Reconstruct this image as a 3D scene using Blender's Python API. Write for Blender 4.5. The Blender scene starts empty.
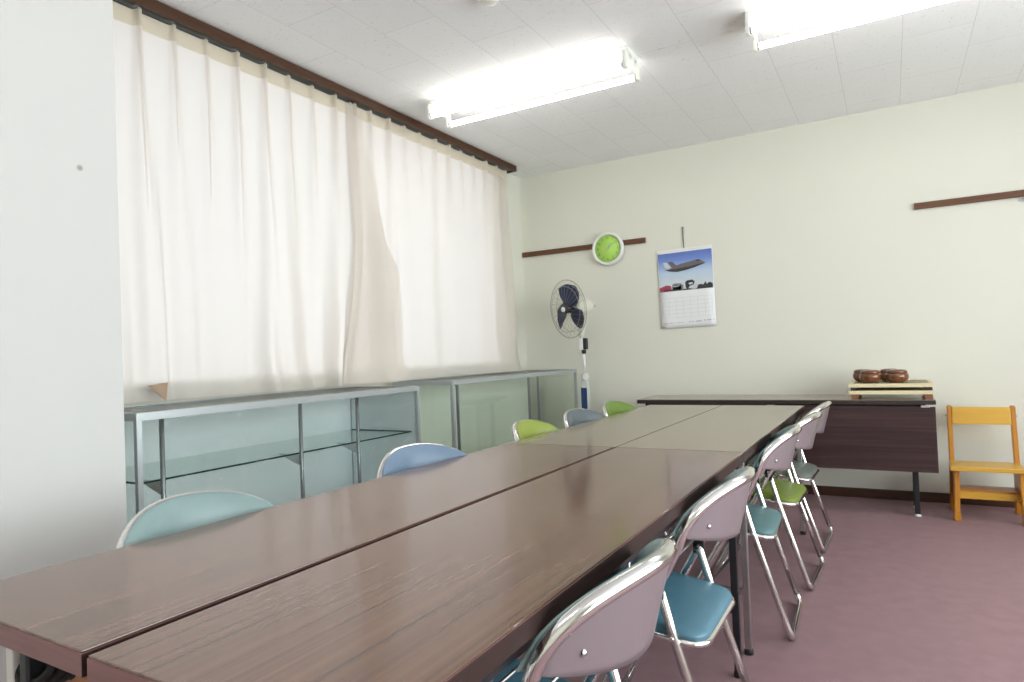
import bpy, bmesh, math, random
from mathutils import Vector, Matrix, noise
random.seed(7)
PI = math.pi
SC = bpy.context.scene
COL = SC.collection

# ------------------------------------------------------------------ camera
cam_d = bpy.data.cameras.new('camera')
cam_d.sensor_fit = 'HORIZONTAL'
cam_d.sensor_width = 36.0
cam_d.lens = 657.995 / 1024 * 36.0
cam_d.clip_start = 0.02
cam = bpy.data.objects.new('camera', cam_d)
COL.objects.link(cam)
cr = Vector((0.86533575, 0.49967717, -0.03894576))
cu = Vector((0.04346907, 0.00258863, 0.99905142))
cf = Vector((-0.499304, 0.86620784, 0.01948046))
mw = Matrix.Identity(4)
for i in range(3):
    mw[i][0] = cr[i]; mw[i][1] = cu[i]; mw[i][2] = -cf[i]
mw[2][3] = 1.054
cam.matrix_world = mw
SC.camera = cam

# ------------------------------------------------------------------ view, world, big lights
SC.view_settings.view_transform = 'Standard'
SC.view_settings.look = 'None'
SC.view_settings.exposure = 0.06
SC.view_settings.gamma = 1.0
SC.view_settings.use_curve_mapping = False
SC.cycles.use_denoising = True
SC.cycles.denoising_input_passes = 'RGB_ALBEDO'
SC.cycles.max_bounces = 10
SC.cycles.transparent_max_bounces = 16
SC.cycles.caustics_reflective = False
SC.cycles.caustics_refractive = False
SC.cycles.sample_clamp_indirect = 6.0

TUBE_POWER = 11.0
DAY_CURTAIN = 136.0
DAY_SIDE = 232.0

world = bpy.data.worlds.new('sky')
SC.world = world
world.use_nodes = True
bg = world.node_tree.nodes['Background']
bg.inputs[0].default_value = (0.90, 0.94, 1.0, 1)
bg.inputs[1].default_value = 0.7


def area(name, loc, rot, sx, sy, power, color):
    l = bpy.data.lights.new(name, 'AREA')
    l.shape = 'RECTANGLE'; l.size = sx; l.size_y = sy
    l.energy = power; l.color = color
    o = bpy.data.objects.new(name, l)
    o.location = loc; o.rotation_euler = rot
    COL.objects.link(o)
    return o


# daylight falling on the curtained windows from outside
area('daylight_west', (-6.1, 2.60, 1.2), (0, -PI / 2, 0), 0.7, 5.4, DAY_CURTAIN, (1.0, 0.94, 0.965))
# daylight from the right, through an unseen window shaped to brighten the room
area('daylight_east', (2.75, 1.5, 1.40), (0, PI / 2, 0), 1.9, 5.1, DAY_SIDE, (0.96, 0.97, 1.0))

CEIL = 2.58
BACK = 5.0

# ------------------------------------------------------------------ material helpers
def nt(name):
    m = bpy.data.materials.new(name)
    m.use_nodes = True
    t = m.node_tree
    return m, t, t.nodes['Principled BSDF'], t.nodes['Material Output']


def flat(name, c, rough=0.5, metal=0.0, spec=0.5, bump=0.0, bscale=200.0, vary=0.0, vscale=8.0, coat=0.0):
    m, t, p, o = nt(name)
    p.inputs['Base Color'].default_value = (*c, 1)
    p.inputs['Roughness'].default_value = rough
    p.inputs['Metallic'].default_value = metal
    p.inputs['Specular IOR Level'].default_value = spec
    p.inputs['Coat Weight'].default_value = coat
    tc = t.nodes.new('ShaderNodeTexCoord')
    if vary:
        n = t.nodes.new('ShaderNodeTexNoise'); n.inputs['Scale'].default_value = vscale
        n.inputs['Detail'].default_value = 5
        r = t.nodes.new('ShaderNodeValToRGB')
        r.color_ramp.elements[0].position = 0.3; r.color_ramp.elements[1].position = 0.7
        r.color_ramp.elements[0].color = (*[x * (1 - vary) for x in c], 1)
        r.color_ramp.elements[1].color = (*[min(1, x * (1 + vary)) for x in c], 1)
        t.links.new(tc.outputs['Object'], n.inputs['Vector'])
        t.links.new(n.outputs['Fac'], r.inputs['Fac'])
        t.links.new(r.outputs['Color'], p.inputs['Base Color'])
    if bump:
        n = t.nodes.new('ShaderNodeTexNoise'); n.inputs['Scale'].default_value = bscale
        b = t.nodes.new('ShaderNodeBump'); b.inputs['Strength'].default_value = bump
        b.inputs['Distance'].default_value = 0.002
        t.links.new(tc.outputs['Object'], n.inputs['Vector'])
        t.links.new(n.outputs['Fac'], b.inputs['Height'])
        t.links.new(b.outputs['Normal'], p.inputs['Normal'])
    return m


def wood(name, dark, light, detail=6, axis=1, fine=55.0, along=1.6, rough=0.35, spec=0.5, contrast=(0.35, 0.68), coat=0.0):
    """stretched noise grain running along the given object axis"""
    m, t, p, o = nt(name)
    tc = t.nodes.new('ShaderNodeTexCoord')
    mp = t.nodes.new('ShaderNodeMapping')
    s = [fine, fine, fine]; s[axis] = along
    mp.inputs['Scale'].default_value = s
    n = t.nodes.new('ShaderNodeTexNoise'); n.inputs['Scale'].default_value = 1.0
    n.inputs['Detail'].default_value = detail; n.inputs['Roughness'].default_value = 0.6
    n2 = t.nodes.new('ShaderNodeTexNoise'); n2.inputs['Scale'].default_value = 0.22
    n2.inputs['Detail'].default_value = 3
    mx = t.nodes.new('ShaderNodeMix'); mx.data_type = 'FLOAT'; mx.inputs[0].default_value = 0.4
    r = t.nodes.new('ShaderNodeValToRGB')
    r.color_ramp.elements[0].position = contrast[0]; r.color_ramp.elements[1].position = contrast[1]
    r.color_ramp.elements[0].color = (*dark, 1); r.color_ramp.elements[1].color = (*light, 1)
    L = t.links.new
    L(tc.outputs['Object'], mp.inputs['Vector'])
    L(mp.outputs['Vector'], n.inputs['Vector']); L(mp.outputs['Vector'], n2.inputs['Vector'])
    L(n.outputs['Fac'], mx.inputs[2]); L(n2.outputs['Fac'], mx.inputs[3])
    L(mx.outputs[0], r.inputs['Fac']); L(r.outputs['Color'], p.inputs['Base Color'])
    p.inputs['Roughness'].default_value = rough
    p.inputs['Specular IOR Level'].default_value = spec
    p.inputs['Coat Weight'].default_value = coat
    p.inputs['Coat Roughness'].default_value = 0.12
    return m


M = {}
# plaster walls
def wall_mat(name, c, mark=None):
    m, t, p, o = nt(name)
    p.inputs['Roughness'].default_value = 0.75
    p.inputs['Specular IOR Level'].default_value = 0.2
    tc = t.nodes.new('ShaderNodeTexCoord')
    n = t.nodes.new('ShaderNodeTexNoise'); n.inputs['Scale'].default_value = 1.3; n.inputs['Detail'].default_value = 4
    r = t.nodes.new('ShaderNodeValToRGB')
    r.color_ramp.elements[0].color = (*[x * 0.975 for x in c], 1)
    r.color_ramp.elements[1].color = (*[min(1, x * 1.015) for x in c], 1)
    n3 = t.nodes.new('ShaderNodeTexNoise'); n3.inputs['Scale'].default_value = 260
    b = t.nodes.new('ShaderNodeBump'); b.inputs['Strength'].default_value = 0.12; b.inputs['Distance'].default_value = 0.002
    L = t.links.new
    L(tc.outputs['Object'], n.inputs['Vector']); L(tc.outputs['Object'], n3.inputs['Vector'])
    L(n.outputs['Fac'], r.inputs['Fac']); L(n3.outputs['Fac'], b.inputs['Height'])
    L(b.outputs['Normal'], p.inputs['Normal'])
    if mark:
        vm = t.nodes.new('ShaderNodeVectorMath'); vm.operation = 'DISTANCE'
        vm.inputs[1].default_value = mark
        mr = t.nodes.new('ShaderNodeMapRange')
        mr.inputs[1].default_value = 0.005; mr.inputs[2].default_value = 0.010
        mr.inputs[3].default_value = 0.85; mr.inputs[4].default_value = 0.0
        mx = t.nodes.new('ShaderNodeMix'); mx.data_type = 'RGBA'
        mx.inputs[7].default_value = (0.30, 0.29, 0.25, 1)
        L(tc.outputs['Object'], vm.inputs[0]); L(vm.outputs['Value'], mr.inputs[0])
        L(mr.outputs[0], mx.inputs[0]); L(r.outputs['Color'], mx.inputs[6])
        L(mx.outputs[2], p.inputs['Base Color'])
    else:
        L(r.outputs['Color'], p.inputs['Base Color'])
    return m


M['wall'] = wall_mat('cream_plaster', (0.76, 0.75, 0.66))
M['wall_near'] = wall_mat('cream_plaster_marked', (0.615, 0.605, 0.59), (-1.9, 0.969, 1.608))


def ceiling_mat():
    m, t, p, o = nt('acoustic_ceiling_board')
    p.inputs['Roughness'].default_value = 0.9
    p.inputs['Specular IOR Level'].default_value = 0.1
    L = t.links.new
    tc = t.nodes.new('ShaderNodeTexCoord')
    sp = t.nodes.new('ShaderNodeSeparateXYZ'); L(tc.outputs['Object'], sp.inputs[0])
    ax = t.nodes.new('ShaderNodeMath'); ax.operation = 'ADD'; ax.inputs[1].default_value = 0.19 + 0.303 * 20
    ay = t.nodes.new('ShaderNodeMath'); ay.operation = 'ADD'; ay.inputs[1].default_value = 0.606 * 20 - 3.9 + 0.606 * 6
    L(sp.outputs['X'], ax.inputs[0]); L(sp.outputs['Y'], ay.inputs[0])
    cb = t.nodes.new('ShaderNodeCombineXYZ'); L(ay.outputs[0], cb.inputs['X']); L(ax.outputs[0], cb.inputs['Y'])
    br = t.nodes.new('ShaderNodeTexBrick')
    br.offset = 0.5; br.offset_frequency = 2
    br.inputs['Scale'].default_value = 1.0
    br.inputs['Mortar Size'].default_value = 0.0025
    br.inputs['Mortar Smooth'].default_value = 0.3
    br.inputs['Brick Width'].default_value = 0.606
    br.inputs['Row Height'].default_value = 0.303
    br.inputs['Color1'].default_value = (0.92, 0.93, 0.93, 1)
    br.inputs['Color2'].default_value = (0.90, 0.91, 0.91, 1)
    br.inputs['Mortar'].default_value = (0.78, 0.78, 0.77, 1)
    L(cb.outputs[0], br.inputs['Vector'])
    # small worm holes of the board
    mp = t.nodes.new('ShaderNodeMapping'); mp.inputs['Scale'].default_value = (70, 130, 1)
    n = t.nodes.new('ShaderNodeTexNoise'); n.inputs['Scale'].default_value = 1.0; n.inputs['Detail'].default_value = 3
    L(tc.outputs['Object'], mp.inputs[0]); L(mp.outputs[0], n.inputs['Vector'])
    r = t.nodes.new('ShaderNodeValToRGB')
    r.color_ramp.elements[0].position = 0.66; r.color_ramp.elements[0].color = (1, 1, 1, 1)
    r.color_ramp.elements[1].position = 0.73; r.color_ramp.elements[1].color = (0.62, 0.62, 0.60, 1)
    L(n.outputs['Fac'], r.inputs['Fac'])
    mx = t.nodes.new('ShaderNodeMix'); mx.data_type = 'RGBA'; mx.blend_type = 'MULTIPLY'; mx.inputs[0].default_value = 1
    L(br.outputs['Color'], mx.inputs[6]); L(r.outputs['Color'], mx.inputs[7])
    L(mx.outputs[2], p.inputs['Base Color'])
    return m


M['ceiling'] = ceiling_mat()
M['floor'] = flat('mauve_floor_covering', (0.295, 0.175, 0.192), rough=0.55, spec=0.35, bump=0.25, bscale=700, vary=0.07, vscale=14)
M['base'] = wood('dark_brown_skirting', (0.045, 0.014, 0.007), (0.085, 0.03, 0.014), axis=0, rough=0.4)
M['rail_wood'] = wood('brown_curtain_board', (0.050, 0.016, 0.004), (0.085, 0.028, 0.008), axis=1, fine=40, rough=0.5)
M['batten'] = wood('brown_batten', (0.090, 0.033, 0.013), (0.155, 0.060, 0.024), axis=0, fine=70, along=3, rough=0.5)
M['lam'] = wood('walnut_laminate', (0.088, 0.042, 0.029), (0.215, 0.108, 0.070), detail=1.5, axis=1, fine=70, along=.06, rough=0.14, spec=0.85, contrast=(0.30, 0.72))
M['lam_far'] = wood('dull_walnut_laminate', (0.200, 0.148, 0.100), (0.250, 0.188, 0.130), detail=1, axis=1, fine=40, along=.06, rough=0.15, spec=1.0)
M['lam_back'] = wood('dark_rosewood_laminate', (0.036, 0.017, 0.018), (0.066, 0.034, 0.034), axis=0, fine=85, along=1.6, rough=0.35, spec=0.4, contrast=(0.42, 0.6))
M['edge'] = wood('reddish_brown_edge_strip', (0.170, 0.066, 0.064), (0.270, 0.125, 0.120), axis=0, fine=90, along=3, rough=0.35)
M['edge_side'] = flat('dark_brown_shaded_strip', (0.030, 0.013, 0.011), rough=0.6, spec=0.3)  # dark brown edge, with shade of the long sides put into it
M['edge_dark'] = flat('black_brown_edge_strip', (0.028, 0.020, 0.018), rough=0.4)
M['under'] = flat('dark_underside_board', (0.045, 0.032, 0.028), rough=0.7)
M['black'] = flat('black_painted_steel', (0.012, 0.013, 0.016), rough=0.4)
M['rubber'] = flat('black_rubber', (0.01, 0.01, 0.01), rough=0.7)
M['chrome'] = flat('polished_chrome', (0.80, 0.79, 0.78), rough=0.13, metal=1.0)
M['steel'] = flat('dull_plated_steel', (0.55, 0.54, 0.55), rough=0.32, metal=1.0, vary=0.06, vscale=30)
M['alu'] = flat('brushed_aluminium', (0.46, 0.49, 0.50), rough=0.35, metal=0.45)
M['alu_dark'] = flat('weathered_aluminium', (0.30, 0.33, 0.35), rough=0.35, metal=0.8)
M['backplate'] = flat('mauve_steel_sheet', (0.36, 0.305, 0.33), rough=0.28, metal=0.5, spec=0.5)
M['white'] = flat('white_enamel', (0.80, 0.80, 0.74), rough=0.35)
M['whitep'] = flat('white_plastic', (0.82, 0.82, 0.80), rough=0.4)
M['board_w'] = flat('pale_case_panel_blue_light', (0.80, 0.88, 0.91), rough=0.6)  # pale panel, the bluish light on this case put into its colour
M['board_g'] = flat('pale_case_panel_green_light', (0.76, 0.82, 0.70), rough=0.6)  # same pale panel, greener light of the second case tinted in


def vinyl(name, c):
    return flat(name, c, rough=0.38, spec=0.5, bump=0.15, bscale=420, vary=0.05, vscale=22)


V = {
    'teal': vinyl('teal_vinyl', (0.235, 0.33, 0.33)),
    'blue': vinyl('steel_blue_vinyl', (0.165, 0.235, 0.335)),
    'deep': vinyl('blue_teal_vinyl', (0.085, 0.20, 0.27)),
    'sea': vinyl('grey_teal_vinyl', (0.10, 0.20, 0.21)),
    'lime': vinyl('lime_green_vinyl', (0.265, 0.325, 0.055)),
    'green': vinyl('grass_green_vinyl', (0.15, 0.245, 0.035)),
    'moss': vinyl('moss_green_vinyl', (0.17, 0.23, 0.03)),
    'grey': vinyl('slate_grey_vinyl', (0.115, 0.14, 0.155)),
    'ash': vinyl('grey_green_vinyl', (0.14, 0.16, 0.14)),
}


def glass_mat(name, tint, gloss=0.0, rough=0.03):
    m = bpy.data.materials.new(name); m.use_nodes = True
    t = m.node_tree; t.nodes.clear()
    o = t.nodes.new('ShaderNodeOutputMaterial')
    tr = t.nodes.new('ShaderNodeBsdfTransparent'); tr.inputs[0].default_value = (*tint, 1)
    gl = t.nodes.new('ShaderNodeBsdfGlossy'); gl.inputs['Roughness'].default_value = rough
    fr = t.nodes.new('ShaderNodeFresnel')
    ge = t.nodes.new('ShaderNodeNewGeometry')          # same reflectance on both faces of the sheet
    mr = t.nodes.new('ShaderNodeMapRange')
    mr.inputs[3].default_value = 1.45; mr.inputs[4].default_value = 1 / 1.45
    t.links.new(ge.outputs['Backfacing'], mr.inputs[0]); t.links.new(mr.outputs[0], fr.inputs[0])
    mx = t.nodes.new('ShaderNodeMixShader')
    if gloss:
        mx.inputs[0].default_value = gloss
    else:
        t.links.new(fr.outputs[0], mx.inputs[0])
    t.links.new(tr.outputs[0], mx.inputs[1]); t.links.new(gl.outputs[0], mx.inputs[2])
    t.links.new(mx.outputs[0], o.inputs[0])
    return m


M['glass'] = glass_mat('clear_glass', (0.93, 0.97, 0.96))
M['glass_green'] = glass_mat('green_tinted_glass', (0.965, 0.98, 0.965))
M['glass_shelf'] = glass_mat('thin_shelf_glass', (0.97, 0.985, 0.975), gloss=0.06)
M['glass_top'] = glass_mat('glossy_top_glass', (0.96, 0.975, 0.965), gloss=0.45, rough=0.12)  # fixed gloss raised so the top mirrors the bright curtains
M['glass_edge'] = flat('dark_green_glass_edge', (0.012, 0.055, 0.05), rough=0.15)


def curtain_mat(name, c, trans, w):
    m = bpy.data.materials.new(name); m.use_nodes = True
    t = m.node_tree; t.nodes.clear()
    o = t.nodes.new('ShaderNodeOutputMaterial')
    d = t.nodes.new('ShaderNodeBsdfDiffuse'); d.inputs[0].default_value = (*c, 1)
    tr = t.nodes.new('ShaderNodeBsdfTranslucent'); tr.inputs[0].default_value = (*trans, 1)
    mx = t.nodes.new('ShaderNodeMixShader'); mx.inputs[0].default_value = w
    tc = t.nodes.new('ShaderNodeTexCoord')
    n = t.nodes.new('ShaderNodeTexNoise'); n.inputs['Scale'].default_value = 500
    b = t.nodes.new('ShaderNodeBump'); b.inputs['Strength'].default_value = 0.1; b.inputs['Distance'].default_value = 0.001
    t.links.new(tc.outputs['Object'], n.inputs['Vector']); t.links.new(n.outputs['Fac'], b.inputs['Height'])
    t.links.new(b.outputs['Normal'], d.inputs['Normal'])
    t.links.new(d.outputs[0], mx.inputs[1]); t.links.new(tr.outputs[0], mx.inputs[2])
    t.links.new(mx.outputs[0], o.inputs[0])
    return m


M['curtain'] = curtain_mat('cream_curtain_cloth', (0.82, 0.76, 0.66), (0.90, 0.86, 0.89), 0.46)
M['heading'] = curtain_mat('double_curtain_heading', (0.80, 0.72, 0.58), (0.6, 0.54, 0.44), 0.22)


def tube_mat():
    m = bpy.data.materials.new('glowing_fluorescent_tube'); m.use_nodes = True
    t = m.node_tree; t.nodes.clear()
    o = t.nodes.new('ShaderNodeOutputMaterial')
    e = t.nodes.new('ShaderNodeEmission'); e.inputs[0].default_value = (1.0, 0.985, 0.93, 1); e.inputs[1].default_value = TUBE_POWER
    t.links.new(e.outputs[0], o.inputs[0])
    return m


M['tube'] = tube_mat()

# ------------------------------------------------------------------ geometry helpers
def box(bm, x0, x1, y0, y1, z0, z1, mi=0, bev=0.0, rot=None):
    r = bmesh.ops.create_cube(bm, size=1.0)
    vs = r['verts']
    c = Vector(((x0 + x1) / 2, (y0 + y1) / 2, (z0 + z1) / 2))
    for v in vs:
        v.co = Vector((v.co.x * (x1 - x0), v.co.y * (y1 - y0), v.co.z * (z1 - z0)))
        if rot is not None:
            v.co = rot @ v.co
        v.co += c
    fs = set(f for v in vs for f in v.link_faces)
    for f in fs:
        f.material_index = mi
    if bev > 0:
        es = list(set(e for v in vs for e in v.link_edges))
        bmesh.ops.bevel(bm, geom=es, offset=bev, segments=2, affect='EDGES', profile=0.6)
    return vs


def frame_dirs(pts, closed):
    n = len(pts); T = []
    for i in range(n):
        if closed:
            t = pts[(i + 1) % n] - pts[i - 1]
        else:
            t = pts[min(i + 1, n - 1)] - pts[max(i - 1, 0)]
        T.append(t.normalized() if t.length > 1e-9 else Vector((0, 0, 1)))
    return T


def tube(bm, pts, rad, seg=10, closed=False, cap=True, mi=0, flat_=1.0, up=None):
    """sweep a circle (or an ellipse when flat_ != 1) along a polyline"""
    pts = [Vector(p) for p in pts]
    T = frame_dirs(pts, closed)
    u = Vector(up) if up else Vector((0, 0, 1))
    if abs(T[0].dot(u)) > 0.95:
        u = Vector((1, 0, 0))
    u = (u - T[0] * T[0].dot(u)).normalized()
    rings = []
    for i, p in enumerate(pts):
        u = u - T[i] * T[i].dot(u)
        if u.length < 1e-6:
            u = T[i].orthogonal()
        u.normalize()
        w = T[i].cross(u)
        r = rad[i] if isinstance(rad, (list, tuple)) else rad
        rings.append([bm.verts.new(p + u * (math.cos(2 * PI * k / seg) * r) + w * (math.sin(2 * PI * k / seg) * r * flat_)) for k in range(seg)])
    n = len(rings)
    for i in range(n if closed else n - 1):
        a, b = rings[i], rings[(i + 1) % n]
        for k in range(seg):
            f = bm.faces.new((a[k], a[(k + 1) % seg], b[(k + 1) % seg], b[k]))
            f.smooth = True; f.material_index = mi
    if cap and not closed:
        f = bm.faces.new(list(reversed(rings[0]))); f.material_index = mi
        f = bm.faces.new(rings[-1]); f.material_index = mi
    return rings


def lathe(bm, prof, seg=32, origin=(0, 0, 0), mat=None, mi=0):
    """profile of (r, z) turned round z; mat is an optional 3x3"""
    o = Vector(origin); rings = []
    for r, z in prof:
        if r < 1e-6:
            p = Vector((0, 0, z)); p = mat @ p if mat else p
            rings.append([bm.verts.new(o + p)])
        else:
            ring = []
            for k in range(seg):
                p = Vector((r * math.cos(2 * PI * k / seg), r * math.sin(2 * PI * k / seg), z))
                p = mat @ p if mat else p
                ring.append(bm.verts.new(o + p))
            rings.append(ring)
    for a, b in zip(rings, rings[1:]):
        for k in range(seg):
            va = [a[0]] if len(a) == 1 else [a[k], a[(k + 1) % seg]]
            vb = [b[0]] if len(b) == 1 else [b[(k + 1) % seg], b[k]]
            if len(va) + len(vb) >= 3:
                f = bm.faces.new(va + vb); f.smooth = True; f.material_index = mi


def prism(bm, pts, depth, mi=0, bev=0.0):
    """extrude a 3-D polygon by vector depth"""
    d = Vector(depth)
    a = [bm.verts.new(Vector(p)) for p in pts]
    b = [bm.verts.new(Vector(p) + d) for p in pts]
    n = len(a); fs = [bm.faces.new(list(reversed(a))), bm.faces.new(b)]
    for k in range(n):
        fs.append(bm.faces.new((a[k], a[(k + 1) % n], b[(k + 1) % n], b[k])))
    for f in fs:
        f.material_index = mi
    if bev:
        es = list(set(e for v in a + b for e in v.link_edges))
        bmesh.ops.bevel(bm, geom=es, offset=bev, segments=2, affect='EDGES', profile=0.6)


def finish(name, bm, mats, parent=None, smooth=False):
    bmesh.ops.recalc_face_normals(bm, faces=bm.faces)
    if smooth:
        for f in bm.faces:
            f.smooth = True
    me = bpy.data.meshes.new(name)
    bm.to_mesh(me); bm.free()
    for m in (mats if isinstance(mats, (list, tuple)) else [mats]):
        me.materials.append(m)
    o = bpy.data.objects.new(name, me)
    COL.objects.link(o)
    if parent is not None:
        o.parent = parent
    return o


def NB():
    return bmesh.new()


def tag(o, label, cat, group=None):
    o['label'] = label; o['category'] = cat
    if group:
        o['group'] = group
    return o


def thing(name, label, cat, loc=(0, 0, 0), rz=0.0, group=None):
    o = bpy.data.objects.new(name, None)
    o.empty_display_size = 0.1
    COL.objects.link(o)
    o.location = loc; o.rotation_euler = (0, 0, rz)
    return tag(o, label, cat, group)


def struct(name, bm, mats, parent=None):
    o = finish(name, bm, mats, parent)
    o['kind'] = 'structure'
    return o


# ------------------------------------------------------------------ room shell
XR, YF = 2.3, -2.0          # right wall, wall behind the camera
XW = -2.74                  # window wall (in the recess)
XN = -1.90                  # near left wall
YN = 1.07                   # end of the near left wall
WY0, WY1, WZ0, WZ1 = 1.25, 4.40, 0.965, 2.495
bm = NB(); box(bm, -2.95, XR + .15, YF - .15, BACK + .15, -0.1, 0.0); struct('floor', bm, M['floor'])
bm = NB(); box(bm, -2.95, XR + .15, YF - .15, BACK + .15, CEIL, CEIL + .1); struct('ceiling', bm, M['ceiling'])
bm = NB(); box(bm, -2.95, XR + .15, BACK, BACK + .15, 0, CEIL); struct('wall_back', bm, M['wall'])
bm = NB()
box(bm, XR, XR + .15, YF, BACK, 0, 0.45); box(bm, XR, XR + .15, YF, BACK, 2.35, CEIL)
box(bm, XR, XR + .15, YF, -1.0, 0.45, 2.35); box(bm, XR, XR + .15, 4.0, BACK, 0.45, 2.35)
struct('wall_right', bm, M['wall'])
bm = NB()
box(bm, -2.95, XW, YN, BACK, 0, WZ0); box(bm, -2.95, XW, YN, BACK, WZ1, CEIL)
box(bm, -2.95, XW, YN, WY0, WZ0, WZ1); box(bm, -2.95, XW, WY1, BACK, WZ0, WZ1)
struct('wall_left', bm, M['wall'])
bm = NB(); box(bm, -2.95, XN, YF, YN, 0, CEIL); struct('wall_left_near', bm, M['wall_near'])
bm = NB(); box(bm, -2.95, XR + .15, YF - .15, YF, 0, CEIL)
struct('wall_front', bm, M['wall'])


def window(name, axis, a0, a1, z0, z1, pos, mullions, depth=0.05):
    """framed sliding window; axis 'y' runs along y at x = pos, axis 'x' runs along x at y = pos"""
    root = bpy.data.objects.new(name, None); COL.objects.link(root); root['kind'] = 'structure'
    def bb(bm, u0, u1, w0, w1, d=depth, off=0.0):
        if axis == 'y':
            box(bm, pos + off - d / 2, pos + off + d / 2, u0, u1, w0, w1)
        else:
            box(bm, u0, u1, pos + off - d / 2, pos + off + d / 2, w0, w1)
    bm = NB(); t_ = 0.035
    bb(bm, a0, a1, z0, z0 + t_); bb(bm, a0, a1, z1 - t_, z1)
    bb(bm, a0, a0 + t_, z0 + t_, z1 - t_); bb(bm, a1 - t_, a1, z0 + t_, z1 - t_)
    for mu in mullions:
        bb(bm, mu - .02, mu + .02, z0 + t_, z1 - t_)
    struct('window_frame', bm, M['alu'], root)
    xs = [a0 + t_] + list(mullions) + [a1 - t_]
    for u0, u1 in zip(xs, xs[1:]):
        bm = NB(); bb(bm, u0 + .021, u1 - .021, z0 + t_ + .001, z1 - t_ - .001, d=0.005)
        struct('pane', bm, M['glass'], root)
    return root


window('window_1', 'y', WY0, WY1, WZ0, WZ1, XW - 0.10, [2.84])
window('window_2', 'y', -1.0, 4.0, 0.45, 2.35, XR + 0.08, [0.25, 1.5, 2.75])  # unseen, inferred from light on the right; opening sized for brightness

bm = NB(); box(bm, XW, XR, BACK - 0.012, BACK, 0, 0.062); struct('baseboard_back', bm, M['base'])
bm = NB(); box(bm, XR - .012, XR, YF, BACK - .012, 0, 0.062); struct('baseboard_right', bm, M['base'])
bm = NB(); box(bm, XN, XN + .012, YF, YN, 0, 0.062); struct('baseboard_left', bm, M['base'])

# picture-rail battens on the back wall
def batten(name, x0, x1, label, holes):
    bm = NB(); box(bm, x0, x1, BACK - 0.018, BACK, 1.883, 1.924, bev=0.002)
    o = finish(name, bm, M['batten'])
    tag(o, label, 'wooden rail')
    for x in holes:
        bm = NB(); lathe(bm, [(0, -.0015), (.006, -.0015), (.006, .0)], 10, (x, BACK - .0181, 1.905), Matrix.Rotation(PI / 2, 3, 'X'))
        finish('screw', bm, M['whitep'] if x > .25 else M['black'], o)


batten('wall_rail', XW + .005, -1.636, 'brown wooden rail on the back wall behind the green clock', [])
batten('wall_rail', 0.163, 2.2, 'brown wooden rail on the back wall above the small golden chair', [0.21, 0.28])
bm = NB(); tube(bm, [(0.725, BACK - .002, 1.872), (0.725, BACK - .02, 1.872), (0.725, BACK - .024, 1.862), (0.725, BACK - .02, 1.853)], .004)
box(bm, .71, .74, BACK - .004, BACK, 1.855, 1.88)
tag(finish('wall_hook', bm, M['steel']), 'small grey metal hook under the wooden rail above the golden chair', 'hook')

# ------------------------------------------------------------------ curtain board, track and curtains
cb_root = thing('curtain_board', 'long brown wooden curtain board under the ceiling above the curtains', 'curtain rail', (-2.62, 2.87, CEIL))
def loc(o, root):      # keep world geometry when the parent sits elsewhere
    o.location = -root.location if root.rotation_euler.z == 0 else o.location
    return o
bm = NB(); box(bm, -2.600, -2.580, YN + .001, 4.66, 2.532, CEIL - .001, bev=.002)
box(bm, XW + .001, -2.600, 4.64, 4.66, 2.532, CEIL - .001)
loc(finish('front_board', bm, M['rail_wood'], cb_root), cb_root)
bm = NB(); box(bm, -2.662, -2.606, YN + .002, 4.635, 2.540, 2.552); box(bm, -2.656, -2.644, YN + .002, 4.635, 2.552, CEIL - .002)
loc(finish('curtain_track', bm, M['black'], cb_root), cb_root)


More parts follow.
